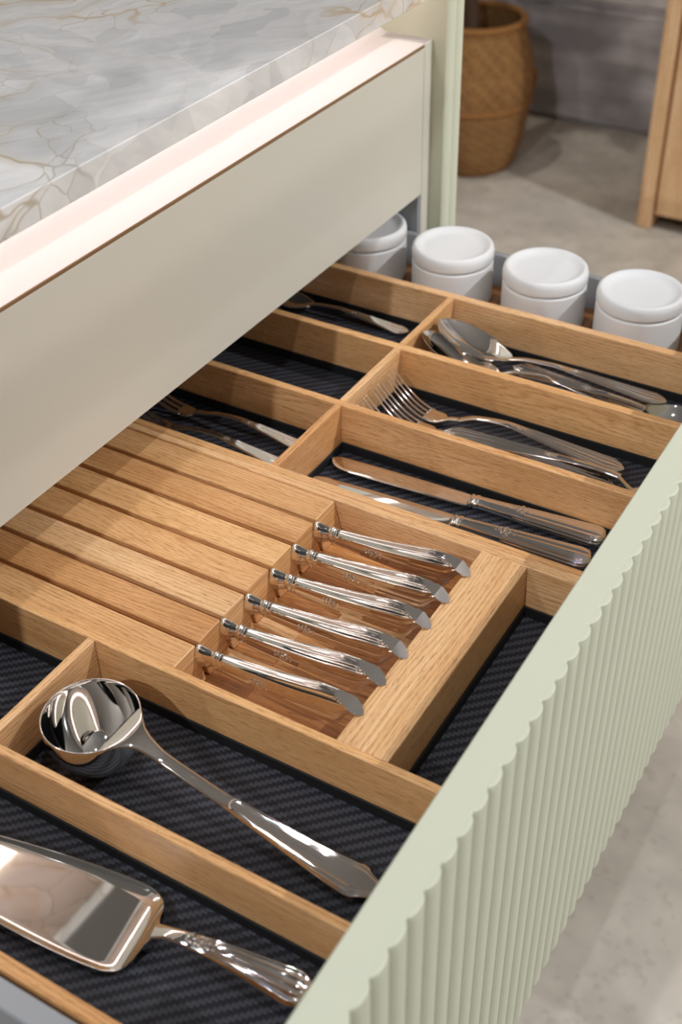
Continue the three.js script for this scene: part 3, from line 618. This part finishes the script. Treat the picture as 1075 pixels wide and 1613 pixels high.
// ladle
{
  const t = thing('soup_ladle', 'large polished ladle with deep round bowl in its own compartment', 'ladle', [-0.3632, MAT_Y + 0.0003, 0.0395]);
  const R = 0.0292, th = 0.0011, pts = [], A = 1.62, DEEP = 1.40;
  for (let i = 0; i <= 30; i++) { const a = A * i / 30; pts.push(new THREE.Vector2(R * 1.02 * Math.sin(a), R * 1.02 * (1 - Math.cos(a)) * DEEP)); }
  const top = pts[30];
  pts.push(new THREE.Vector2(top.x - th * 0.5, top.y + 0.0006));
  for (let i = 30; i >= 0; i--) { const a = A * i / 30; pts.push(new THREE.Vector2(Math.max(0, (R * 1.02 - th) * Math.sin(a)), th + (R * 1.02 * DEEP - th) * (1 - Math.cos(a)))); }
  part('bowl', new THREE.LatheGeometry(pts, 96), STEEL, t);
  const K = [[0.0205, 0, 0.0432, 0.0208, 0.0010, 0], [0.0245, 0, 0.0442, 0.0176, 0.0016, 0], [0.0290, 0, 0.0446, 0.0130, 0.0022, 0], [0.034, 0, 0.0438, 0.0088, 0.003, 0], [0.041, 0, 0.0412, 0.0058, 0.0034, 0], [0.052, 0, 0.0362, 0.0043, 0.0034, 0], [0.075, 0, 0.0296, 0.0042, 0.003, 0], [0.093, 0, 0.0252, 0.0045, 0.0028, 0.0002], [0.102, 0, 0.0230, 0.0052, 0.0028, 0.0014], [0.125, 0.0006, 0.0172, 0.0070, 0.0026, 0.0014], [0.150, 0.0012, 0.0112, 0.0092, 0.0024, 0.0014], [0.170, 0.0018, 0.0074, 0.0112, 0.0022, 0.0014], [0.177, 0.002, 0.0068, 0.0118, 0.0022, 0.0007], [0.181, 0.002, 0.0066, 0.0112, 0.0022, 0.0006], [0.185, 0.002, 0.0065, 0.0088, 0.0022, 0.0006], [0.191, 0.002, 0.0065, 0.0062, 0.0022, 0.0004], [0.197, 0.002, 0.0065, 0.0022, 0.002, 0]];
  const edges = (u) => Math.exp(-Math.pow((Math.abs(u) - 0.80) / 0.07, 2)) + 0.7 * Math.exp(-Math.pow((Math.abs(u) - 0.55) / 0.06, 2));
  part('handle', stem(K, 130, edges, 34), STEEL, t);
  const f = keys(K)(0.0985);
  const arch = new THREE.TorusGeometry(0.0036, 0.0006, 8, 20, Math.PI); arch.rotateX(Math.PI / 2); arch.rotateY(Math.PI); arch.translate(f[0], f[1] + 0.0015, 0.102);
  part('arch_ornament', arch, STEEL, t, 'raised arch at the start of the handle pattern');
  const mk = []; for (let i = 0; i < 11; i++) { const h = new THREE.BoxGeometry(0.0005 + 0.0005 * rnd(), 0.0003, 0.0009); const z = 0.140 + i * 0.0017, k = keys(K)(z); h.translate(k[0] + (rnd() - 0.5) * 0.0006, k[1] + k[3] / 2 + 0.0001, z); mk.push(h); }
  for (let i = 0; i < 4; i++) { const h = new THREE.BoxGeometry(0.0009, 0.0003, 0.0007), z = 0.072 + i * 0.0012, k = keys(K)(z); h.translate(k[0], k[1] + k[3] / 2 + 0.0001, z); mk.push(h); }
  part('hallmark', mergeGeometries(mk), STEEL_SATIN, t, 'small stamped marks');
}

// cake server
{
  const t = thing('cake_server', 'polished cake server with broad dished blade and fan handle', 'cake server', [-0.4330, MAT_Y, 0.2335], Math.PI + 0.132);
  // local z runs from the handle end (0) towards the blade tip
  const rings = [], f = keys([[0.0860, 0.0030, 0.0150], [0.0900, 0.0052, 0.0130], [0.0925, 0.0130, 0.0100], [0.0955, 0.0195, 0.0068], [0.1010, 0.0245, 0.0046], [0.1090, 0.0272, 0.0040], [0.1250, 0.0276, 0.0045], [0.1470, 0.0268, 0.0053], [0.1720, 0.0250, 0.0063], [0.2070, 0.0212, 0.0082], [0.2370, 0.0160, 0.0102], [0.2530, 0.0105, 0.0116], [0.2610, 0.0050, 0.0124], [0.2640, 0.0008, 0.0127]]);
  const N = 70, M = 30;
  for (let i = 0; i <= N; i++) {
    const z = lerp(0.086, 0.264, i / N), [w, y] = f(z), r = [], lip = 0.0022 * sstep(0.097, 0.112, z);
    const prof = (u) => y + lip * Math.pow(sstep(0.82, 1, Math.abs(u)), 1.3);
    for (let j = 0; j <= M; j++) { const u = Math.sin((-1 + 2 * j / M) * Math.PI / 2); r.push(new THREE.Vector3(u * w, prof(u) + 0.0006, z)); }
    for (let j = M; j >= 0; j--) { const u = Math.sin((-1 + 2 * j / M) * Math.PI / 2); r.push(new THREE.Vector3(u * w, prof(u) - 0.0006, z)); }
    rings.push(r);
  }
  part('blade', loft(rings), STEEL, t);
  const fan = (u) => Math.pow(Math.abs(Math.cos(u * Math.PI * 2.5)), 3) + 0.0;
  const K = [[0.0, 0, 0.0100, 0.0030, 0.003, 0], [0.003, 0, 0.0102, 0.0085, 0.0035, 0.0008], [0.006, 0, 0.0105, 0.0098, 0.004, 0.0016], [0.010, 0, 0.0110, 0.0108, 0.004, 0.0018], [0.018, 0, 0.0122, 0.0098, 0.0042, 0.0018], [0.035, 0, 0.0150, 0.0078, 0.0042, 0.0014], [0.054, 0, 0.0176, 0.0058, 0.004, 0.0009], [0.060, 0, 0.0180, 0.0052, 0.004, 0.0003], [0.070, 0, 0.0178, 0.0044, 0.004, 0], [0.080, 0, 0.0168, 0.0040, 0.0036, 0], [0.090, 0, 0.0138, 0.0050, 0.0026, 0]];
  part('handle', stem(K, 110, fan, 44), STEEL, t, 'fan-ribbed handle');
  const q = petals(0, 0.0202, 0.060, 0.0032, 0.0012); part('ornament', q, STEEL, t, 'raised floral ornament');
  const arch = new THREE.TorusGeometry(0.0034, 0.0007, 8, 20, Math.PI); arch.rotateX(Math.PI / 2); arch.translate(0, 0.0200, 0.066);
  part('arch_ornament', arch, STEEL, t, 'raised arch above the ornament');
}

// small cutlery in the back compartments
const TEA = { bl: 0.045, bw: 0.0145, dep: 0.007, tip: 0.0135, neck: 0.0090, len: 0.146, hw: 0.0072, end: 0.003, rise: 0.003 };
spoon('teaspoon', 'small polished teaspoon with its whole handle showing, lying behind the table spoons', [0.1715, MAT_Y, -0.1850], 0.065, 'teaspoons in the back compartment', TEA);
spoon('teaspoon', 'small polished teaspoon of which only the bowl shows over the divider', [0.1420, MAT_Y, -0.1870], -0.15, 'teaspoons in the back compartment', TEA);
const PASTRY = { n: 3, sp: 0.0062, tw: 0.0019, root: 0.030, hd: 0.043, tip: 0.016, low: 0.006, neck: 0.010, len: 0.168, hw: 0.0080, end: 0.004, rise: 0.005 };
fork('pastry_fork', 'small three-tined pastry fork lying along the divider in the dim back compartment', [-0.0310, MAT_Y, -0.1720], 0.03, 'pastry forks in the back compartment', PASTRY);
fork('pastry_fork', 'small three-tined pastry fork lying close to the knife block board', [-0.0580, MAT_Y, -0.1760], 0.02, 'pastry forks in the back compartment', PASTRY);

// ------------------------------------------------------------------ background
{ // belly basket, upper half folded in
  const t = thing('seagrass_basket', 'brown woven belly basket with a fold round its middle, standing by the wall', 'basket', [1.90, FLOOR, -0.785]);
  const V = (a) => a.map((p) => new THREE.Vector2(...p));
  const low = keys([[0, 0.098], [0.02, 0.108], [0.07, 0.124], [0.12, 0.132], [0.158, 0.135]]), up = keys([[0.158, 0.135], [0.20, 0.139], [0.25, 0.134], [0.30, 0.120], [0.335, 0.112]]);
  const A = [[0, 0.002], [0.09, 0.001]], Bp = [];
  for (let i = 0; i <= 16; i++) { const y = 0.158 * i / 16; A.push([low(y)[0], y + 0.001]); }
  A.push([0.118, 0.160]);
  for (let i = 0; i <= 18; i++) { const y = lerp(0.160, 0.335, i / 18); Bp.push([up(y)[0], y]); }
  for (let i = 18; i >= 0; i--) { const y = lerp(0.160, 0.335, i / 18); Bp.push([up(y)[0] - 0.007, y]); }
  part('lower_half', new THREE.LatheGeometry(V(A), 64), SEAGRASS, t);
  part('upper_half', new THREE.LatheGeometry(V(Bp), 64), SEAGRASS, t);
  const ring = (r, y, s, n) => { const g = new THREE.TorusGeometry(r, s, 10, 64); g.rotateX(Math.PI / 2); g.translate(0, y, 0); return part(n, g, SEAGRASS_ROPE, t); };
  ring(0.136, 0.160, 0.005, 'fold_edge'); ring(0.110, 0.336, 0.008, 'rim');
  for (const s of [1, -1]) { const g = new THREE.TorusGeometry(0.024, 0.008, 8, 20); g.scale(1, 1, 0.8); g.translate(s * 0.138 * 0.62, 0.185, s * 0.138 * 0.78); part('handle', g, SEAGRASS_ROPE, t); }
  const so = new THREE.CylinderGeometry(0.105, 0.105, 0.02, 32); so.translate(0, 0.20, 0); part('soil', so, SOIL, t, 'dark soil inside');
  const tr = thing('potted_tree', 'thin brown tree stem rising out of the woven basket', 'plant', [1.90, FLOOR + 0.2105, -0.785]);
  const c = new THREE.CatmullRomCurve3([[0, 0, 0], [0.01, 0.2, -0.02], [-0.01, 0.5, -0.01], [0.01, 0.85, 0]].map((p) => new THREE.Vector3(...p)));
  part('stem', new THREE.TubeGeometry(c, 24, 0.016, 10), BARK, tr);
  for (let i = 0; i < 16; i++) {
    const s = new THREE.Shape(); s.moveTo(0, 0); s.quadraticCurveTo(0.06, 0.07, 0, 0.2); s.quadraticCurveTo(-0.06, 0.07, 0, 0);
    const g = new THREE.ShapeGeometry(s, 8); g.rotateX(0.5 + rnd() * 0.9); g.rotateY(i * 2.4); g.translate(0, 0.55 + i * 0.021, 0); part('leaf', g, LEAF, tr);
  }
}
{ // oak cabinet beside the passage
  const t = thing('oak_cabinet', 'tall pale oak cabinet with a side panel, at the right edge', 'cabinet', [1.75, FLOOR, -0.31]);
  part('side_panel', slab(0, 0.46, 0.001, 2.1, 0, 0.030, 'y', 0.002), OAK_CAB, t);
  part('carcass', slab(0.024, 0.46, 0.05, 2.1, 0.0305, 0.9, 'y', 0.001), OAK_CAB, t);
  part('plinth', slab(0.06, 0.46, 0.001, 0.05, 0.0305, 0.9, 'z', 0.001), BLACK, t, 'dark recessed plinth');
  part('door', slab(0.002, 0.0235, 0.035, 2.098, 0.0375, 0.466, 'y', 0.0015), OAK_CAB, t);
  part('door', slab(0.002, 0.0235, 0.035, 2.098, 0.470, 0.898, 'y', 0.0015), OAK_CAB, t);
}

renderer.render(scene, camera);
